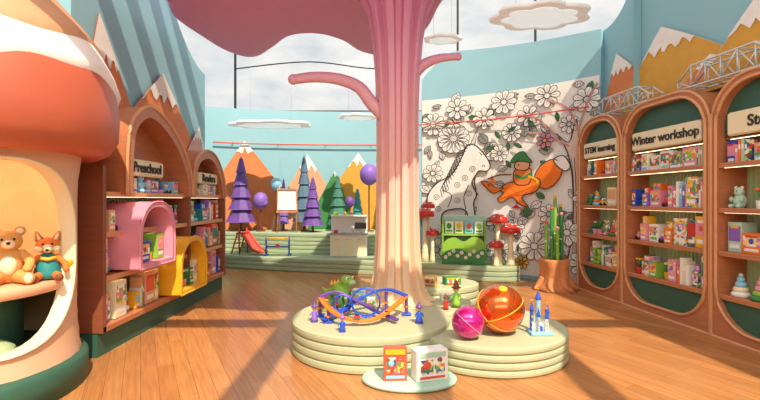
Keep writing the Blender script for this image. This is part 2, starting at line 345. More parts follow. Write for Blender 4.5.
# ---------------------------------------------------------------- product filler
def products(b,x0,x1,z,depth,hmax,seed,y0=.03,dens=.98):
    r=random.Random(seed); x=x0
    while x<x1-.05:
        w=min(r.uniform(.08,.25),x1-x); 
        if r.random()>dens: x+=w; continue
        k=r.random(); c=PAL[r.randrange(len(PAL))]; c2=COV[r.randrange(4)] if r.random()<.65 else PAL[r.randrange(len(PAL))]; c3=PAL[r.randrange(len(PAL))]
        cx=x+w/2; yb=y0+.02+r.uniform(0,.06)
        if k<.54:
            h=min(hmax,r.uniform(.18,.4)); d=min(.2,depth-.12)
            yc=yb+d/2
            b.box((cx,yc,z+h/2),(w-.012,d,h),c,bev=.003)
            b.box((cx,yc-d/2-.001,z+h*.62),((w-.012)*.86,.003,h*.5),c2); b.box((cx,yc-d/2-.001,z+h*.2),((w-.012)*.7,.003,h*.13),white if c is not white else c3)
            if r.random()<.5: b.ball((cx,yc-d/2-.002,z+h*.62),(min(w*.2,h*.14),.004,min(w*.2,h*.14)),c3,10)
            b.box((cx,yc-d/2-.0025,z+h*.84),(w*.55,.003,h*.08),(yellow,white,red)[r.randrange(3)])
            if h<hmax*.65 and r.random()<.75:
                b.box((cx,yc,z+h+h*.22),(w*.7,d*.7,h*.44),c3,bev=.003); b.box((cx,yc-d*.35-.001,z+h+h*.22),(w*.5,.003,h*.28),c2)
        elif k<.64:
            nz=0
            for q in range(4):
                hh=.055; s=w*.75*(1-.2*q)
                b.lathe([(s*.5,0),(s*.55,hh/2),(s*.45,hh)],(cx,yb+.08,z+nz),PAL[r.randrange(18)],14); nz+=hh
            b.ball((cx,yb+.08,z+nz+.02),.025,c,10)
        elif k<.76:
            rad=min(w*.42,.085)
            b.ball((cx,yb+.08,z+rad*.95),(rad*.85,rad*.7,rad),c,12); b.ball((cx,yb+.07,z+rad*2.2),rad*.62,c,12)
            for sx in(-1,1): b.ball((cx+sx*rad*.45,yb+.07,z+rad*2.75),rad*.22,c3,8); b.ball((cx+sx*rad*.2,yb+.07-rad*.58,z+rad*2.3),rad*.09,black,6); b.ball((cx+sx*rad*.55,yb+.05-rad*.4,z+rad*.3),(rad*.3,rad*.45,rad*.3),c,8); b.ball((cx+sx*rad*.8,yb+.04,z+rad*1.2),(rad*.22,rad*.3,rad*.4),c,8)
        elif k<.82:
            l=w*.42; b.box((cx,yb+.06,z+.05),(l*2,.09,.06),c,bev=.012); b.box((cx,yb+.06,z+.1),(l*1.1,.08,.05),c2,bev=.012)
            for sx in(-.6,.6):
                for sy in(0,.1): b.cyl((cx+sx*l,yb+.01+sy,z+.028),.028,.02,black,10,axis=(0,1,0))
        elif k<.91:
            b.cyl((cx,yb+.07,z),min(.05,w*.35),.09,c,12,r2=min(.06,w*.42))
            for q in range(7):
                a=q*.9; b.tube([(cx,yb+.07,z+.08),(cx+.03*math.cos(a),yb+.07+.03*math.sin(a),z+.16),(cx+.065*math.cos(a),yb+.07+.05*math.sin(a),z+.2)],[.006,.014,.002],grn,5)
                b.ball((cx+.05*math.cos(a),yb+.07+.04*math.sin(a),z+.21),.018,c3,6)
        else:
            for q in range(4):
                hh=min(hmax,.22+.04*((q*3)%4)); b.box((cx-w*.33+q*w*.22,yb+.07,z+hh/2),(w*.19,.14,hh),PAL[r.randrange(len(PAL))]); b.box((cx-w*.33+q*w*.22,yb-.001,z+hh*.7),(w*.12,.003,hh*.2),white)
        x+=w+r.uniform(0,.008)
# ---------------------------------------------------------------- right shelf units
def rrect(w,z0,z1,rt,rb,n=8):
    L=[]
    for cx,cz,r,a0 in((w/2-rt,z1-rt,rt,0),(-w/2+rt,z1-rt,rt,90),(-w/2+rb,z0+rb,rb,180),(w/2-rb,z0+rb,rb,270)):
        for i in range(n+1):
            a=math.radians(a0+90*i/n); L.append((cx+r*math.cos(a),cz+r*math.sin(a)))
    return L
def hw(w,z0,z1,rt,rb,z):
    if z>z1-rt: return w/2-rt+math.sqrt(max(0,rt*rt-(z-(z1-rt))**2))
    if z<z0+rb: return w/2-rb+math.sqrt(max(0,rb*rb-(z0+rb-z)**2))
    return w/2
def rmat(d):
    p=RO+RU*d
    return Matrix(((RU.x,RN.x,0,p.x),(RU.y,RN.y,0,p.y),(0,0,1,0),(0,0,0,1)))
def panel(d0,d1,label,seed):
    w=d1-d0; b=B(); H=3.0; D=.42
    out=rrect(w-.015,.0,H,.5,.02); iw=w-.17; z0,z1,rt,rb=.13,H-.08,.46,.46; inn=rrect(iw,z0,z1,rt,rb)
    b.ring(out,inn,0,D,wood)
    b.tube([(p[0],-.008,p[1]) for p in rrect(iw+.02,z0-.01,z1+.01,rt,rb)],.02,woodlt,6,True)
    b.tube([(p[0],-.004,p[1]) for p in out],.018,woodlt,6,True)
    b.xz(inn,D-.03,D,sage)
    x=-iw/2+.05
    while x<iw/2-.03:
        b.box((x,D-.035,1.4),(.035,.025,2.0),sage,bev=.008); x+=.065
    def seg(za,zb,y,m,th=.03):
        zs=[za+(zb-za)*i/14 for i in range(15)]; g=lambda z:hw(iw,z0,z1,rt,rb,z)-.002
        b.xz([(g(z),z) for z in zs]+[(-g(z),z) for z in zs[::-1]],y,y+th,m)
    seg(2.32,z1-.002,.1,green); seg(z0+.002,.47,.05,green)
    for z in(2.02,1.5,1.0,.5,):
        g=hw(iw,z0,z1,rt,rb,z)-.003
        b.box((0,D/2-.03,z-.02),(2*g,D-.08,.045),wood); b.box((0,.02,z-.02),(2*g,.015,.055),woodlt)
        if z>.6: b.box((0,.05,z-.047),(2*g-.1,.012,.008),fill_strip)
    b.box((0,.2,2.32),(iw-.02,.2,.03),wood); b.box((0,.13,2.302),(iw-.1,.012,.006),fill_strip)
    sw=min(iw-.12,1.26)
    b.box((0,.055,2.46),(sw,.06,.27),cream,bev=.02)
    ob=b.finish('display_shelf',rmat((d0+d1)/2))
    text(label,.17 if len(label)<13 and w>1.3 else (sw/7.4 if w>1.3 else sw/6.6),ink,Matrix.Translation((0,.018,2.46))@Matrix.Rotation(math.pi/2,4,'X'),ob)
    q=B()
    for i,z in enumerate((2.005,1.505,1.005,.505)):
        g=hw(iw,z0,z1,rt,rb,z)-.04
        products(q,-g,g,z,D,.27 if i==0 else .4,seed+i,.03)
    q.finish('boxed_toys',rmat((d0+d1)/2))
panel(0,1.25,'STEM learning',11); panel(1.25,2.88,'Winter workshop',31); panel(2.88,4.5,'Story time',51); panel(4.5,6.1,'Arts',71)
def truss(d0,d1,z0,h,rise):
    b=B(); n=6; y0,y1=.06,.3
    tz=lambda i: z0+h+rise*(1 if 0<i<n else 0)
    for y in(y0,y1):
        bot=[(d0+(d1-d0)*i/n,y,z0) for i in range(n+1)]; top=[(d0+(d1-d0)*i/n,y,tz(i)) for i in range(n+1)]
        b.tube(bot,.013,silver,6); b.tube(top,.013,silver,6)
        for i in range(n+1):
            b.tube([bot[i],top[i]],.009,silver,5)
            if i<n: b.tube([bot[i],top[i+1]] if i%2 else [top[i],bot[i+1]],.009,silver,5)
    for i in range(n+1):
        x=d0+(d1-d0)*i/n; b.tube([(x,y0,z0),(x,y1,z0)],.009,silver,5); b.tube([(x,y0,tz(i)),(x,y1,tz(i))],.009,silver,5)
    b.finish('model_truss_bridge',rmat(0))
truss(.45,1.75,3.035,.1,.15); truss(2.3,3.6,3.035,.1,.17)
# ---------------------------------------------------------------- left shelf
LM=Matrix(((0,-1,0,-2.8),(1,0,0,4.55),(0,0,1,0),(0,0,0,1)))
b=B(); L=3.6; D=.55
b.box((L/2,.3,.12),(L,.48,.24),green)
b.box((L/2,D/2,.28),(L,D,.07),wood,bev=.01)
b.box((L/2,D-.03,1.1),(L,.04,1.7),sage)
x=.05
while x<L: b.box((x,D-.055,1.1),(.035,.02,1.64),sage); x+=.065
for x in(.025,2.08,L-.03): b.box((x,D/2,1.1),(.06,D,1.7),wooddk)
for z in(.8,1.26,1.68): b.box((L/2,D/2+.03,z-.02),(L-.06,D-.06,.045),wood); b.box((L/2,.04,z-.02),(L-.06,.02,.055),woodlt); b.box((1.05,.08,z-.047),(1.9,.012,.008),fill_strip); b.box((2.83,.08,z-.047),(1.35,.012,.008),fill_strip)
def hood(pts,dep,y0):
    c=cat(pts,7,False); n=len(c); inner=[]
    for i,p in enumerate(c):
        a=Vector(c[max(i-1,0)]);e=Vector(c[min(i+1,n-1)]); d=(e-a).normalized(); inner.append((p[0]+d.y*.13,p[1]-d.x*.13))
    b.xz(c+inner[::-1],y0,dep,wood); b.xz(c,.24,.28,wood)
    b.tube([(p[0],y0,p[1]) for p in c],.022,woodlt,6)
hood([(.36,1.66),(.38,2.2),(.5,2.52),(.85,2.72),(1.3,2.62),(1.72,2.36),(2.02,2.0),(2.08,1.66)],.55,-.04)
hood([(2.16,1.66),(2.2,2.1),(2.42,2.32),(2.78,2.4),(3.15,2.3),(3.45,2.0),(3.57,1.66)],.55,-.02)
b.box((.93,.06,1.98),(.82,.06,.2),cream,bev=.02); b.box((2.88,.06,1.95),(.82,.06,.18),cream,bev=.02)
ls=b.finish('toy_display_shelf',LM)
text('Preschool',.165,ink,Matrix.Translation((.93,.02,1.98))@Matrix.Rotation(math.pi/2,4,'X'),ls)
text('Readers',.17,ink,Matrix.Translation((2.88,.02,1.95))@Matrix.Rotation(math.pi/2,4,'X'),ls)
q=B()
for i,(z,a,c,h) in enumerate(((.32,.08,1.3,.4),(.32,2.4,3.5,.4),(.82,.08,.38,.38),(.82,1.3,1.5,.3),(.82,2.2,3.5,.38),(1.265,.08,.4,.34),(1.265,1.28,2.0,.34),(1.265,2.15,3.5,.34),(1.685,.55,1.9,.17),(1.685,2.35,3.35,.17))):
    products(q,a,c,z,D,h,291+i,.02)
q.finish('boxed_toys',LM)
def niche(x0,x1,z0,z1,m,seed):
    b=B(); w=x1-x0; r=w*.45
    o=rrect(w,z0,z1,r,.02); i=rrect(w-.12,z0+.05,z1-.06,r-.06,.015)
    b.M=Matrix.Translation(((x0+x1)/2,0,0))
    b.ring(o,i,-.16,.4,m); b.xz(i,.34,.38,sage)
    b.tube([(p[0],-.16,p[1]) for p in o],.012,m,6,True)
    b.finish('arched_display_niche',LM)
    q=B(); q.M=Matrix.Translation(((x0+x1)/2,0,0)); products(q,-w/2+.08,w/2-.08,z0+.055,.35,.34,seed,-.1,1); q.finish('toy_figures',LM)
niche(.4,1.24,.825,1.58,pink,201); niche(1.42,2.3,.325,1.08,yellow,203)
# ---------------------------------------------------------------- mushroom house
MC=(-3.5,3.7)
mush=bpy.data.objects.new('mushroom_house',None); scene.collection.objects.link(mush); mush.location=(MC[0],MC[1],0)
b=B(); rs=lambda z:.84+.045*max(0,(.7-z)/.5)**2+.06*max(0,(z-1.6)/.5)**2
A0=math.radians(-40)
def sp(s,z,dr=0): a=A0+s/.84; r=rs(z)+dr; return (r*math.cos(a),r*math.sin(a),z)
inn=rrect(1.74,.42,1.93,.66,.68,12)
W=math.pi*.84; vs=[];fs=[]
def outer_pt(p):
    cx,cz=0,1.2; dx,dz=p[0]-cx,p[1]-cz
    k=min((W)/abs(dx) if abs(dx)>1e-6 else 9e9, ((2.3-cz) if dz>0 else (cz-.25))/abs(dz) if abs(dz)>1e-6 else 9e9); return (cx+dx*k,cz+dz*k)
n=len(inn); K=14
for k in range(K+1):
    for p in inn:
        o=outer_pt(p); t=(k/K)**1.3; vs.append(sp(p[0]+(o[0]-p[0])*t,p[1]+(o[1]-p[1])*t))
for k in range(K):
    for i in range(n): j=(i+1)%n; fs.append((k*n+i,k*n+j,(k+1)*n+j,(k+1)*n+i))
b.add(vs,fs,stemm,True)
vs=[];fs=[]
for k,dr in enumerate((0,.03,.015,-.05,-.1)):
    sc=(1,.985,.965,.96,.96)[k]
    for p in inn: vs.append(sp(p[0]*sc,1.2+(p[1]-1.2)*sc,dr))
for k in range(4):
    for i in range(n): j=(i+1)%n; fs.append((k*n+i,k*n+j,(k+1)*n+j,(k+1)*n+i))
b.add(vs,fs,cream,True)
b.finish('stem',None,mush)
b=B()
vs=[];fs=[]
for i in range(33):
    a=A0+math.radians(56)+math.radians(248)*i/32
    for z in(.27,1.2,2.1): vs.append((.76*math.cos(a),.76*math.sin(a),z))
for i in range(32):
    for k in(0,1): fs.append((i*3+k,i*3+3+k,i*3+4+k,i*3+1+k))
b.add(vs,fs,mat('interior_cream','#F0D49F',.6),True)
def disc(r,z0,z1,m): b.lathe([(r-.02,z0),(r,z0+.02),(r,z1-.02),(r-.02,z1)],(0,0,0),m,40)
disc(.75,.27,.32,green); disc(.78,.84,.92,peach); disc(.45,.32,.84,green)
b.ball((.36,-.34,.42),(.34,.34,.1),sage)
b.ball((0,0,1.93),.05,mat('added_bulb_glow','#FFE2B0',.4,emit=6),12)  # glowing bulb added to go with the interior fill light
b.finish('bench_interior',None,mush)
b=B()
prof=[(0.6,2.05),(.85,1.99),(1.0,1.97),(1.1,2.02),(1.17,2.14),(1.18,2.34),(1.16,2.55),(1.1,2.73),(1.01,2.9),(.91,3.05),(.8,3.18),(.67,3.33),(.5,3.47),(.28,3.58),(.0,3.62)]
b.lathe(prof,(0,0,0),capm,64)
def capat(a,z,o=.012):
    for i in range(3,len(prof)-1):
        if prof[i][1]<=z<=prof[i+1][1]:
            t=(z-prof[i][1])/(prof[i+1][1]-prof[i][1]); r=prof[i][0]*(1-t)+prof[i+1][0]*t+o; return (r*math.cos(a),r*math.sin(a),z)
def layer(zl,zh,m,o):
    S=96; vs=[];fs=[]; rows=8
    for k in range(rows+1):
        for i in range(S):
            a=2*math.pi*i/S; z0=zl(a); z=z0+(zh-z0)*k/rows; vs.append(capat(a,z,0 if k==0 else o))
    for k in range(rows):
        for i in range(S): j=(i+1)%S; fs.append((k*S+i,k*S+j,(k+1)*S+j,(k+1)*S+i))
    b.add(vs,fs,m,True)
layer(lambda a:2.6+.08*math.sin(4*a+2.2)+.03*math.sin(9*a),3.1,snow,.035)
layer(lambda a:2.86+.05*math.sin(5*a+.5),3.6,mat('crown_beige','#C9966F',.6),.06)
b.finish('cap',None,mush)
b=B(); b.lathe([(.93,0),(.93,.22),(.9,.26),(0,.26)],(0,0,0),green,48); b.finish('plinth',None,mush)
def limb(b,p,r,m): b.tube(cat(p,4,False),[r[0]+(r[1]-r[0])*i/(4*(len(p)-1)) for i in range(4*(len(p)-1)+1)],m,10); b.ball(p[-1],r[1]*1.15,m,10); b.ball(p[0],r[0],m,10)
b=B()
b.ball((0,0,.15),(.11,.1,.15),tan); b.ball((0,-.01,.34),(.1,.09,.09),tan); b.ball((0,-.09,.32),(.045,.035,.035),cream,12); b.ball((0,-.122,.33),.014,black,8)
for s in(-1,1):
    b.ball((s*.08,.01,.42),(.04,.02,.04),tan,12); b.ball((s*.08,-.008,.42),(.024,.012,.024),cream,10); b.ball((s*.038,-.088,.36),.011,black,8)
    limb(b,[(s*.09,-.01,.23),(s*.14,-.06,.17),(s*.12,-.12,.12)],(.04,.03),tan); limb(b,[(s*.06,-.03,.06),(s*.1,-.12,.05),(s*.12,-.19,.05)],(.055,.042),tan)
    b.ball((s*.12,-.225,.055),(.03,.012,.04),cream,10)
b.ball((0,-.075,.15),(.06,.04,.08),cream,12)
b.finish('teddy_bear',Matrix.Translation((-3.03,3.66,.925))@Matrix.Rotation(math.radians(42),4,'Z')@Matrix.Scale(1.0,4))
b=B()
b.lathe([(.0,0),(.1,.01),(.11,.06),(.085,.16),(.055,.23),(.0,.25)],(0,0,0),teal,16); b.ball((0,-.01,.31),(.095,.08,.075),foxo)
b.lathe([(.05,0),(.03,.05),(.012,.08),(0,.085)],(0,-.06,.29),cream,12,axis=(0,-1,-.15)); b.ball((0,-.145,.28),.014,black,8)
for s in(-1,1):
    b.lathe([(.038,0),(.02,.06),(0,.095)],(s*.06,0,.36),foxo,10,axis=(s*.35,0,1)); b.lathe([(.022,0),(.01,.04),(0,.07)],(s*.06,-.018,.365),cream,8,axis=(s*.35,-.1,1))
    b.ball((s*.06,-.045,.285),(.04,.04,.03),cream,10); b.ball((s*.035,-.08,.33),.01,black,8)
    limb(b,[(s*.07,-.01,.2),(s*.13,-.04,.14),(s*.14,-.1,.09)],(.03,.022),foxo); limb(b,[(s*.05,-.04,.04),(s*.08,-.13,.04),(s*.09,-.2,.03)],(.04,.03),foxo); b.ball((s*.09,-.21,.035),(.032,.03,.035),brown,10)
b.tube([(-.05,-.07,.2),(.0,-.1,.19),(.06,-.07,.2)],.018,yellow,8)
b.tube(cat([(.05,.07,.05),(.13,.08,.06),(.17,.03,.1),(.17,-.04,.17)],5,False),[.02,.03,.04,.045,.05,.05,.05,.05,.05,.05,.045,.04,.035,.03,.02,.005],yellow,10)
b.finish('fox_plush',Matrix.Translation((-2.85,3.86,.925))@Matrix.Rotation(math.radians(35),4,'Z')@Matrix.Scale(.92,4))
# ---------------------------------------------------------------- platforms
def offs(poly,d):
    n=len(poly); o=[]
    for i in range(n):
        a=Vector(poly[i-1]);c=Vector(poly[(i+1)%n]); t=(c-a).normalized(); o.append((poly[i][0]-t.y*d,poly[i][1]+t.x*d))
    return o
def layered(name,poly,z0,z1,k,m=sagel):
    ar=sum(poly[i-1][0]*poly[i][1]-poly[i][0]*poly[i-1][1] for i in range(len(poly)))
    if ar<0: poly=poly[::-1]
    b=B(); n=len(poly); h=(z1-z0)/k; vs=[]; fs=[]; rows=0
    for i in range(k):
        for d,z in((.024,z0+h*i),(.003,z0+h*i+.014),(0,z0+h*i+h*.5),(.003,z0+h*(i+1)-.014),(.024,z0+h*(i+1)-.001)):
            vs+=[(p[0],p[1],z) for p in offs(poly,d)]; rows+=1
    for j in range(rows-1):
        for i in range(n): q=(i+1)%n; fs.append((j*n+i,j*n+q,(j+1)*n+q,(j+1)*n+i))
    b.add(vs,fs,m,False); o=(rows-1)*n; b.add([vs[o+i] for i in range(n)],[tuple(range(n))],m); return b.finish(name)
def circ(x,y,rx,ry=None,n=72): ry=ry or rx; return [(x+rx*math.cos(2*math.pi*i/n),y+ry*math.sin(2*math.pi*i/n)) for i in range(n)]
layered('display_podium',circ(-.1,4.95,.86),0,.34,4)
layered('display_podium',circ(1.13,4.83,.83),0,.28,4)
layered('display_podium',circ(.3,5.75,.85),0,.335,4)
layered('display_podium',circ(.66,6.32,.72,.5),0,.45,5)
layered('display_podium',circ(.26,3.98,.42,.28),0,.05,1,mint)
t1=cat([(-4.7,10.9),(-3.6,10.6),(-1.8,10.0),(0,9.55),(1.5,9.0),(2.35,8.72),(2.75,8.85)],8,False)+[(2.65,9.25),(2.2,9.6),(1.6,9.98),(.9,10.2),(.85,12.4),(-1.5,12.42),(-3.4,12.1),(-4.9,11.5)]
layered('stage',t1,0,.3,3,mat('sage_stage','#A6B795',.6))
t2=cat([(-4.7,11.3),(-3.4,11.25),(-2.4,10.95),(-1.2,10.75),(-.1,10.75),(.5,11.1),(.7,11.7)],8,False)+[(.7,12.38),(-1.5,12.38),(-3.4,12.06),(-4.7,11.6)]
layered('stage',t2,.3,.8,5,MATS['sage_stage'])
# ---------------------------------------------------------------- tree column
def tree_mat():
    m=bpy.data.materials.new('tree_light_gradient'); m.use_nodes=True; nt=m.node_tree; bs=nt.nodes['Principled BSDF']
    tc=nt.nodes.new('ShaderNodeTexCoord'); sx=nt.nodes.new('ShaderNodeSeparateXYZ'); nt.links.new(tc.outputs['Object'],sx.inputs[0])
    mr=nt.nodes.new('ShaderNodeMapRange'); mr.inputs[1].default_value=.3; mr.inputs[2].default_value=4.2; nt.links.new(sx.outputs[2],mr.inputs[0])
    rp=nt.nodes.new('ShaderNodeValToRGB'); e=rp.color_ramp.elements; e[0].color=lin('#EDCBA0'); e[1].color=lin('#DF94BE'); e[1].position=.95  # ramp puts sunlit peach base and pink light above into the colour
    x=rp.color_ramp.elements.new(.45); x.color=lin('#E6B2AA')
    nt.links.new(mr.outputs[0],rp.inputs[0]); nt.links.new(rp.outputs[0],bs.inputs['Base Color']); bs.inputs['Roughness'].default_value=.5; return m
tm=tree_mat()
tree=bpy.data.objects.new('tree_column',None); scene.collection.objects.link(tree)
b=B()
prof2=[(.42,.342),(.35,.4),(.3,.5),(.265,.7),(.245,1.0),(.232,1.5),(.228,2.2),(.23,2.8),(.245,3.2),(.275,3.6),(.33,3.95),(.42,4.15),(.6,4.28),(.6,4.6)]
rib=lambda a,z: 1+.16*(1 if math.cos(10*a)>.2 else (-1 if math.cos(10*a)<-.2 else math.cos(10*a)*5))
P2=[]
for i in range(len(prof2)-1):
    for j in range(3): t=j/3; P2.append((prof2[i][0]*(1-t)+prof2[i+1][0]*t,prof2[i][1]*(1-t)+prof2[i+1][1]*t))
P2.append(prof2[-1])
b.lathe(P2,(.22,5.65,0),tm,180,False,rib)
br=cat([(.08,5.6,2.62),(-.1,5.6,2.8),(-.26,5.6,3.0),(-.5,5.6,3.1),(-.8,5.6,3.13),(-1.08,5.6,3.1)],5,False)
b.tube(br,[.09-.03*i/(len(br)-1) for i in range(len(br))],tm,10,flat=.8); b.ball(br[-1],.065,tm)
br=cat([(.4,5.65,3.15),(.55,5.65,3.3),(.75,5.65,3.38),(.98,5.65,3.4)],5,False)
b.tube(br,[.08-.04*i/(len(br)-1) for i in range(len(br))],tm,10); b.ball(br[-1],.05,tm)
b.finish('trunk',None,tree)
cp=cat([(-2.76,5.85),(-2.9,6.5),(-2.82,7.2),(-2.66,7.95),(-2.35,8.25),(-1.95,7.8),(-1.5,7.2),(-1.0,7.08),(-.58,7.4),(-.3,7.95),(.05,8.15),(.4,7.85),(.66,6.9),(.78,5.9),(1.15,5.2),(1.2,4.4),(.7,3.6),(-.2,3.4),(-1.2,3.6),(-2.2,3.7),(-3.0,4.6)],6)
b=B(); b.xy(cp,4.22,4.4,pinkm); b.tube([(p[0],p[1],4.31) for p in cp],.09,pinkm,8,True); b.finish('canopy',None,tree)
# ---------------------------------------------------------------- hanging clouds
glow=mat('cloud_light_panel','#DDE9EC',.5,noise=.01,emit=.5); crim=mat('cloud_rim','#F2F2EF',.5,noise=.01,emit=.15)
def cloud(x,y,z,rx,ry,seed,wl=1.3):
    b=B(); pts=[]
    k=7
    for i in range(84):
        a=2*math.pi*i/84; f=.8+.2*abs(math.sin(k*a/2+seed)); pts.append((math.cos(a)*f*rx,math.sin(a)*f*ry))
    b.xy(pts,0,.07,crim); inner=[(p[0]*.78,p[1]*.78) for p in pts]; b.xy(inner,-.012,0,glow)
    b.tube([(p[0],p[1],.03) for p in pts],.035,crim,6,True)
    for s in(-.5,.5): b.tube([(s*rx,0,.07),(s*rx,0,wl)],.003,grey,4)
    b.finish('hanging_cloud',Matrix.Translation((x,y,z)))
cloud(2.6,7.3,4.55,.8,.55,1); cloud(1.1,7.9,4.4,.32,.2,2); cloud(-2.65,10.9,3.4,1.0,.5,3); cloud(-.55,11,3.6,.45,.35,4)
b=B(); b.tube([(p[0],p[1]-.1,3.12) for p in BW[4:]],.018,coral,8); 
for p in BW[6::5]: b.tube([(p[0],p[1]-.1,3.12),(p[0],p[1]+.02,3.12)],.012,coral,6)
b.tube([(*(MP(i/20)-Vector((.574,.82))*.12),3.3) for i in range(20)],.013,coral,8); b.finish('wall_rail')
# ---------------------------------------------------------------- stage objects
def conetree(x,y,z,h,r,m,k=5,seg=9):
    b=B(); b.cyl((0,0,0),.03,h*.2,brown,8); 
    for i in range(k):
        z0=h*.12+(h*.88)*i/k*.92; rr_=r*(1-i/k*.82); b.lathe([(rr_,z0),(rr_*.93,z0+.02),(r*(1-(i+1)/k*.82)*.62,z0+h/k*.95)],(0,0,0),m,seg,False)
    b.lathe([(r*.14,h*.9),(0,h)],(0,0,0),m,seg,False); b.cyl((0,0,0),.1,.02,brown,12)
    b.finish('toy_tree',Matrix.Translation((x,y,z)))
pine=mat('pine_green','#3F7A6A',.6,noise=.1); slate=mat('slate_teal','#56758F',.6,noise=.1)
conetree(-3.58,11.6,.8,1.95,.4,pur); conetree(-1.98,11.75,.8,2.0,.32,slate); conetree(-1.68,11.25,.8,1.4,.29,pur); conetree(-1.1,11.75,.8,1.45,.3,pine); conetree(-.6,12.0,.8,1.15,.22,teal)
conetree(-2.55,11.9,.8,1.4,.16,violet); conetree(.15,11.9,.8,1.5,.24,pine)
def balltree(x,y,z,h,r,m):
    b=B(); b.cyl((0,0,0),.12,.03,brown,14); b.cyl((0,0,.02),.02,h-r,brown,8); b.ball((0,0,h),(r,r,r*1.15),m,18); b.ball((r*.5,-r*.2,h-r*.3),r*.55,m,14); b.finish('round_toy_tree',Matrix.Translation((x,y,z)))
balltree(-3.05,11.5,.8,.78,.19,violet); balltree(-2.66,11.55,.8,1.2,.15,lblue); balltree(-.28,11.5,.8,1.45,.24,violet); balltree(-.75,11.2,.8,.75,.12,pur)
b=B()
for s in(-.14,.14):
    b.tube([(s,0,0),(s,.02,.62)],.018,red,8); b.tube([(s,.25,0),(s,.06,.5)],.018,red,8); b.tube(cat([(s*1.1,0,.55),(s*1.1,-.15,.4),(s*1.1,-.4,.14),(s*1.1,-.6,.07)],5,False),.022,red,8)
for z in(.12,.26,.4): b.tube([(-.14,.2-z*.3,z),(.14,.2-z*.3,z)],.014,yellow,6)
c=cat([(0,0,.5),(0,-.15,.36),(0,-.4,.1),(0,-.6,.04)],5,False)
b.add([(s,p[1],p[2]) for p in c for s in(-.15,.15)],[(2*i,2*i+1,2*i+3,2*i+2) for i in range(len(c)-1)],coral); b.box((0,.03,.5),(.3,.14,.03),red)
b.finish('toddler_slide',Matrix.Translation((-3.3,10.88,.305))@Matrix.Rotation(math.radians(65),4,'Z'))
b=B()
for s in(-.27,.27): b.tube([(s,0,0),(s,0,.42)],.02,blu,8); b.box((s,0,.015),(.06,.3,.03),blu,bev=.01)
b.tube([(-.27,0,.4),(.27,0,.4)],.02,yellow,8); b.tube([(-.27,0,.2),(.27,0,.2)],.02,blu,8); b.ball((0,0,.22),.05,coral)
b.finish('play_hurdle',Matrix.Translation((-2.4,10.55,.305)))
b=B()
for s in(-.24,.24): b.tube([(s,-.12,0),(s*.85,.02,1.15)],.016,woodlt,8); b.tube([(s,.2,0),(s*.85,.02,1.15)],.016,woodlt,8)
b.box((0,-.05,.8),(.46,.02,.5),white,rx=-.1); b.ring([(-.25,.53),(.25,.53),(.25,1.08),(-.25,1.08)],[(-.22,.56),(.22,.56),(.22,1.05),(-.22,1.05)],-.07,-.03,woodlt); b.box((0,-.11,.5),(.5,.1,.03),woodlt)
b.finish('easel_whiteboard',Matrix.Translation((-2.3,11.2,.805)))
b=B(); b.box((0,0,.25),(.84,.3,.5),white,bev=.01); b.box((0,-.01,.515),(.88,.33,.03),grey)
for x in(-.27,.0,.27): b.box((x,-.155,.25),(.24,.012,.42),cream,bev=.004); b.tube([(x-.06,-.175,.4),(x+.06,-.175,.4)],.007,silver,6)
b.box((0,.13,.72),(.84,.03,.4),white); b.box((0,.05,.93),(.84,.2,.03),white); b.box((.27,.06,.7),(.26,.16,.14),black,bev=.01)
for x in(-.3,-.12): b.cyl((x,-.03,.53),.07,.008,black,14)
b.cyl((-.3,-.03,.54),.05,.06,red,14); b.tube(cat([(.08,.08,.53),(.08,.08,.65),(.08,-.02,.65),(.08,-.03,.6)],4,False),.01,silver,6)
b.ball((-.1,.05,.98),.04,yellow); b.box((-.3,.05,.98),(.1,.08,.08),lime)
b.finish('toy_kitchen',Matrix.Translation((-.72,10.42,.305)))
b=B(); b.box((0,0,.03),(.86,.4,.06),grn,bev=.01); b.box((0,.15,.5),(.86,.04,.95),mint,bev=.01)
for s in(-.42,.42): b.box((s,0,.45),(.03,.36,.9),lime,bev=.008)
hill=cat([(-.4,.06),(-.4,.42),(-.2,.54),(0,.46),(.2,.56),(.4,.44),(.4,.06)],5); b.xz(hill,-.17,-.14,lime)
b.xz(cat([(-.4,.06),(-.38,.24),(-.1,.32),(.15,.22),(.4,.32),(.4,.06)],5),-.2,-.17,grn)
for i in range(10):
    x=-.36+.08*i; h=.14+.16*((i*7)%5)/5
    for k in range(6): a=k*1.047; b.ball((x+.024*math.cos(a),-.205,h+.024*math.sin(a)),(.016,.006,.016),white,6)
    b.ball((x,-.21,h),.012,yellow,6)
for x in(-.3,-.1,.1,.3):
    b.box((x,.05,.73),(.17,.08,.24),(white,cream,lblue,white)[int(x*5+2)%4],bev=.006); b.ball((x,.005,.76),(.05,.006,.06),(grn,yellow,coral,lime)[int(x*5+2)%4],10); b.box((x,.006,.66),(.12,.004,.03),grn)
b.box((0,.0,.59),(.82,.3,.03),lime)
b.finish('flower_stand',Matrix.Translation((1.72,9.22,.305))@Matrix.Rotation(math.radians(-12),4,'Z'))
def redmush(x,y,z,h,r):
    b=B(); b.lathe([(r*.5,0),(r*.35,h*.15),(r*.25,h*.5),(r*.3,h)],(0,0,0),cream,14); b.lathe([(r*.3,h-.02),(r*.95,h-.03),(r,h),(r*.92,h+r*.35),(r*.6,h+r*.65),(0,h+r*.8)],(0,0,0),red,20)
    for k in range(8):
        a=k*.785; q=.8 if k%2 else .5; b.ball((r*q*math.cos(a),r*q*math.sin(a),h+r*(.5 if k%2 else .7)),(r*.13,r*.13,r*.07),white,8)
    b.finish('red_mushroom',Matrix.Translation((x,y,z)))
redmush(.95,9.5,.3,.98,.2); redmush(1.1,9.42,.3,.6,.14); redmush(2.36,8.98,.3,.88,.19); redmush(2.58,8.9,.3,.68,.2); redmush(2.28,8.83,.3,.4,.15); redmush(1.05,9.8,.3,1.15,.15)
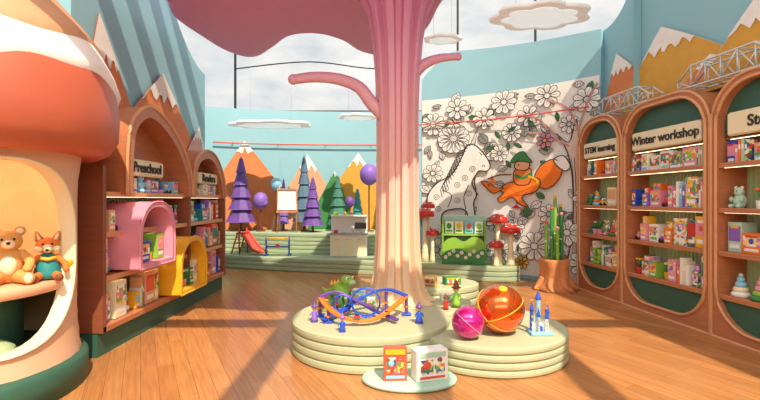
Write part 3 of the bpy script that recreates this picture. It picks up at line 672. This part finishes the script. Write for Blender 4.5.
b=B(); b.lathe([(.38,0),(.3,.06),(.25,.2),(.24,.4),(.27,.52),(.25,.55),(.0,.53)],(0,0,0),stump,32,True,lambda a,z:1+.07*math.sin(5*a)+.03*math.sin(11*a))
for k in range(7): a=k*.9-.4; b.tube(cat([(.2*math.cos(a),.2*math.sin(a),.2),(.3*math.cos(a),.3*math.sin(a),.08),(.4*math.cos(a+.15),.4*math.sin(a+.15),.025)],4,False),[.08,.075,.07,.065,.055,.045,.035,.03,.02],stump,8)
b.cyl((0,0,.5),.2,.04,brown,20)
for k,(x,y,h,m) in enumerate(((-.08,-.06,.95,grn),(.02,.05,1.15,lime),(.1,-.05,.85,grn),(-.13,.06,.7,lime),(.13,.08,1.0,grn),(0,-.12,.6,lime))):
    b.lathe([(.024,.5),(.03,.6),(.028,.5+h-.04),(.02,.5+h-.005),(0,.5+h)],(x,y,0),m,14,True,lambda a,z:1+.12*math.cos(7*a)); b.ball((x,y,.5+h),.035,(coral,yellow,pink)[k%3],8)
    for j in range(5): b.ball((x+.03*math.cos(j*2),y+.03*math.sin(j*2),.65+j*h*.15),.016,(white,pink)[j%2],6)
b.finish('stump_planter',Matrix.Translation((3.13,8.05,0)))
# ---------------------------------------------------------------- podium toys
b=B()
def ribbon(pts,w,m):
    c=cat(pts,7,False); n=len(c); vs=[];fs=[]
    for i,p in enumerate(c):
        a=Vector(c[max(i-1,0)]);e=Vector(c[min(i+1,n-1)]); t=(e-a).normalized(); s=t.cross(Vector((0,0,1)))
        s=s.normalized() if s.length>.05 else Vector((0,1,0)); P=Vector(p)
        vs+=[tuple(P-s*w),tuple(P-s*w+Vector((0,0,.018))),tuple(P-s*w*.8+Vector((0,0,.004))),tuple(P+s*w*.8+Vector((0,0,.004))),tuple(P+s*w+Vector((0,0,.018))),tuple(P+s*w),tuple(P-Vector((0,0,.008)))]
    for i in range(n-1):
        for k in range(7): l=(k+1)%7; fs.append((i*7+k,i*7+l,i*7+7+l,i*7+7+k))
    b.add(vs,fs,m)
ribbon([(-.52,.1,.2),(-.4,-.15,.14),(-.2,-.28,.06),(.05,-.25,.04),(.25,-.1,.12),(.42,.15,.2)],.03,orn)
ribbon([(-.52,.1,.2),(-.35,.25,.22),(-.1,.2,.12),(.1,.05,.05),(.3,-.2,.03)],.03,pur)
ribbon([(.42,.15,.2),(.2,.3,.24),(-.05,.32,.16),(-.3,.05,.05),(-.45,-.2,.03)],.03,blu)
for cx,cy,r in((-.02,-.05,.15),(-.28,.1,.1)):
    for dy in(-.03,.03): b.tube([(cx+r*math.cos(a),cy+dy+a*.006,r+.03+r*math.sin(a)) for a in [k*2*math.pi/24 for k in range(24)]],.008,blu,6,True)
    vs=[(cx+r*math.cos(k*2*math.pi/24),cy+s,r+.03+r*math.sin(k*2*math.pi/24)) for k in range(24) for s in(-.03,.03)]
    b.add(vs,[(2*k,2*k+1,(2*k+3)%48,(2*k+2)%48) for k in range(24)],orn if r<.12 else blu)
for x,y,h in((-.52,.1,.2),(.42,.15,.2),(.2,.3,.23),(-.35,.25,.21),(-.4,-.15,.13)):
    b.box((x,y,.01),(.1,.1,.02),blu,bev=.004); b.cyl((x,y,.01),.018,h-.02,pur,10); b.cyl((x,y,h*.4),.026,.02,orn,10)
for x,y,m in((-.1,-.27,red),(.2,-.13,yellow)): b.box((x,y,.09),(.07,.035,.022),m,bev=.006); b.box((x,y,.105),(.035,.03,.016),black,bev=.004)
b.finish('toy_race_track',Matrix.Translation((-.13,4.78,.342)))
def figure(name,x,y,z,s,body,hat,rz=0):
    b=B(); b.cyl((0,0,0),.05,.012,hat,14)
    b.lathe([(.045,.012),(.04,.05),(.022,.12),(.012,.15)],(0,0,0),body,14); b.ball((0,0,.175),.03,peach,12)
    b.lathe([(.05,0),(.03,.012),(.02,.04),(0,.085)],(0,0,.19),hat,14)
    for q in(-1,1): b.tube([(q*.02,0,.13),(q*.045,-.015,.1),(q*.05,-.035,.09)],[.011,.01,.008],body,6); b.ball((q*.01,-.028,.18),.004,black,6)
    b.finish(name,Matrix.Translation((x,y,z))@Matrix.Rotation(rz,4,'Z')@Matrix.Scale(s,4))
figure('wizard_figurine',-.68,4.66,.341,.8,violet,pur); figure('wizard_figurine',-.36,4.3,.341,.7,blu,violet); figure('wizard_figurine',.4,4.6,.341,.85,blu,pur)
figure('witch_figurine',.9,5.32,.336,1.2,lime,brown); figure('pirate_figurine',.76,5.2,.336,.7,red,brown)
b=B(); b.ball((0,0,.17),(.09,.11,.09),lime); b.ball((0,-.1,.29),(.07,.08,.06),lime); b.ball((0,-.17,.275),(.045,.05,.03),sage); b.tube(cat([(0,-.05,.2),(0,-.09,.25),(0,-.1,.3)],3,False),.05,lime,10)
b.tube(cat([(0,.08,.16),(0,.2,.12),(0,.3,.16)],5,False),[.06-.005*i for i in range(11)],lime,10)
for s in(-1,1):
    for y in(-.06,.07): b.tube([(s*.06,y,.14),(s*.08,y-.01,.07),(s*.075,y-.02,.0)],[.038,.03,.032],grn,8)
    b.ball((s*.045,-.14,.32),.018,white,8); b.ball((s*.05,-.155,.322),.009,black,6)
for k in range(5): b.lathe([(.025,0),(0,.05)],(0,-.06+k*.05,.25-abs(k-1.5)*.012),yellow,6,False)
b.finish('toy_dinosaur',Matrix.Translation((-.47,5.38,.345))@Matrix.Rotation(.9,4,'Z')@Matrix.Scale(1.05,4))
def tbox(name,x,y,z,w,d,h,m,ms,rz=0):
    b=B(); b.box((0,0,h/2),(w,d,h),m,bev=.004); f=-d/2-.002
    b.box((0,f,h*.86),(w*.85,.004,h*.16),ms[0]); b.box((-w*.18,f,h*.5),(w*.4,.004,h*.4),ms[1]); b.box((w*.23,f,h*.42),(w*.32,.004,h*.25),ms[2])
    b.ball((-w*.18,f-.002,h*.52),(w*.13,.005,w*.13),ms[3],12); b.box((0,f,h*.12),(w*.8,.004,h*.08),ms[3]); b.ball((w*.23,f-.002,h*.68),(w*.08,.004,w*.08),ms[1],10)
    for k in range(5): b.box((-w*.3+k*w*.15,f-.001,h*.27),(w*.07,.004,h*.05),ms[k%4])
    b.box((w/2+.001,0,h*.6),(.003,d*.7,h*.3),ms[1])
    b.finish(name,Matrix.Translation((x,y,z))@Matrix.Rotation(rz,4,'Z'))
tbox('puzzle_box',.13,3.88,.051,.2,.06,.29,coral,(yellow,COV[3],COV[0],lblue),.05)
tbox('building_set_box',.43,3.92,.051,.29,.14,.26,white,(mint,COV[3],COV[1],coral),.3)
tbox('gift_box',-.25,5.5,.341,.17,.12,.17,white,(lblue,mint,grn,yellow),-.2); tbox('gift_box',-.12,5.33,.341,.11,.1,.12,mint,(white,pink,grn,yellow),.4)
tbox('board_game_box',.98,6.16,.451,.22,.14,.1,grn,(yellow,white,red,orn),.2); tbox('board_game_box',.68,6.05,.451,.16,.12,.13,yellow,(white,coral,teal,pur),-.3)
tbox('storybook_box',.86,5.66,.336,.2,.12,.09,white,(yellow,lime,coral,teal),.1); tbox('storybook_box',-.64,5.1,.341,.13,.1,.12,yellow,(white,lime,coral,teal),.4)
b=B(); b.ball((0,0,0),.24,omet,40)
for tilt in(.35,-.5):
    Mx=Matrix.Rotation(tilt,4,'Y')@Matrix.Rotation(tilt*.8,4,'X')
    b.tube([tuple(Mx@Vector((.241*math.cos(k*2*math.pi/48),.241*math.sin(k*2*math.pi/48),0))) for k in range(48)],.005,yellow,6,True)
b.cyl((0,0,.225),.04,.03,yellow,16)
b.finish('orange_play_ball',Matrix.Translation((1.19,4.47,.521))@Matrix.Rotation(.5,4,'X'))
b=B(); b.ball((0,0,0),.155,magenta,32); b.tube([(.156*math.cos(k*2*math.pi/40),.156*math.sin(k*2*math.pi/40),0) for k in range(40)],.004,pink,6,True); b.finish('magenta_play_ball',Matrix.Translation((.84,4.29,.436))@Matrix.Rotation(.7,4,'Y'))
b=B(); b.box((0,0,.015),(.22,.18,.03),lblue,bev=.006)
for x,y,r,h in((-.08,0,.018,.2),(.08,.02,.018,.17),(0,.05,.025,.3),(-.03,-.05,.015,.15),(.05,-.05,.015,.13)):
    b.cyl((x,y,.03),r,h,(lblue,white,blu)[int(h*100)%3],14); b.lathe([(r*1.3,0),(r*1.2,.01),(0,.09)],(x,y,.03+h),blu,14); b.ball((x,y,.13+h),.008,yellow,6)
    for k in range(3): b.box((x,y-r,.06+k*h*.28),(.012,.006,.025),yellow)
b.box((0,0,.07),(.16,.05,.08),white,bev=.004); b.xz([(-.02,.03),(.02,.03),(.02,.07),(0,.09),(-.02,.07)],-.03,-.024,blu)
b.finish('toy_castle',Matrix.Translation((1.58,4.45,.281)))
# ---------------------------------------------------------------- light
w=bpy.data.worlds.new('sky'); scene.world=w; w.use_nodes=True; nt=w.node_tree; bg=nt.nodes['Background']
tc=nt.nodes.new('ShaderNodeTexCoord'); mp=nt.nodes.new('ShaderNodeMapping'); mp.inputs['Scale'].default_value=(1,1,2.4); nt.links.new(tc.outputs['Generated'],mp.inputs[0])
n=nt.nodes.new('ShaderNodeTexNoise'); n.inputs['Scale'].default_value=2.6; n.inputs['Detail'].default_value=8; n.inputs['Roughness'].default_value=.6; nt.links.new(mp.outputs[0],n.inputs['Vector'])
rp=nt.nodes.new('ShaderNodeValToRGB'); e=rp.color_ramp.elements; e[0].position=.36; e[0].color=lin('#BAC6CD'); e[1].position=.6; e[1].color=lin('#F3EFEA')
nt.links.new(n.outputs[0],rp.inputs[0]); nt.links.new(rp.outputs[0],bg.inputs[0]); bg.inputs[1].default_value=1.0
s=bpy.data.lights.new('sun','SUN'); s.energy=4.8; s.angle=.01; s.color=(1,.86,.66); so=bpy.data.objects.new('sun',s); scene.collection.objects.link(so)
so.rotation_euler=Vector((-.25,.62,-.85)).to_track_quat('-Z','Y').to_euler()
def area(name,loc,direc,sx,sy,p,col=(1,.92,.83)):
    l=bpy.data.lights.new(name,'AREA'); l.shape='RECTANGLE'; l.size=sx; l.size_y=sy; l.energy=p; l.color=col
    o=bpy.data.objects.new(name,l); scene.collection.objects.link(o); o.location=loc; o.rotation_euler=Vector(direc).to_track_quat('-Z','Y').to_euler()
area('fill_area',(0.2,1.0,5.4),(0,.35,-1),5,2,95); area('fill_area',(0,-2.2,3.4),(0,1,-.05),7,1.6,90)  # added fill to brighten the room, no fixtures there
pl=bpy.data.lights.new('mushroom_fill','POINT'); pl.energy=14; pl.color=(1,.82,.55); pl.shadow_soft_size=.06; po=bpy.data.objects.new('mushroom_fill',pl); scene.collection.objects.link(po); po.location=(-3.45,3.65,1.84)  # added fill light to brighten the mushroom interior
cam=bpy.data.cameras.new('camera'); cam.lens=36*450/760; cam.sensor_width=36; co=bpy.data.objects.new('camera',cam); scene.collection.objects.link(co)
co.location=(0,0,1.6); co.rotation_euler=(math.pi/2,0,0); scene.camera=co
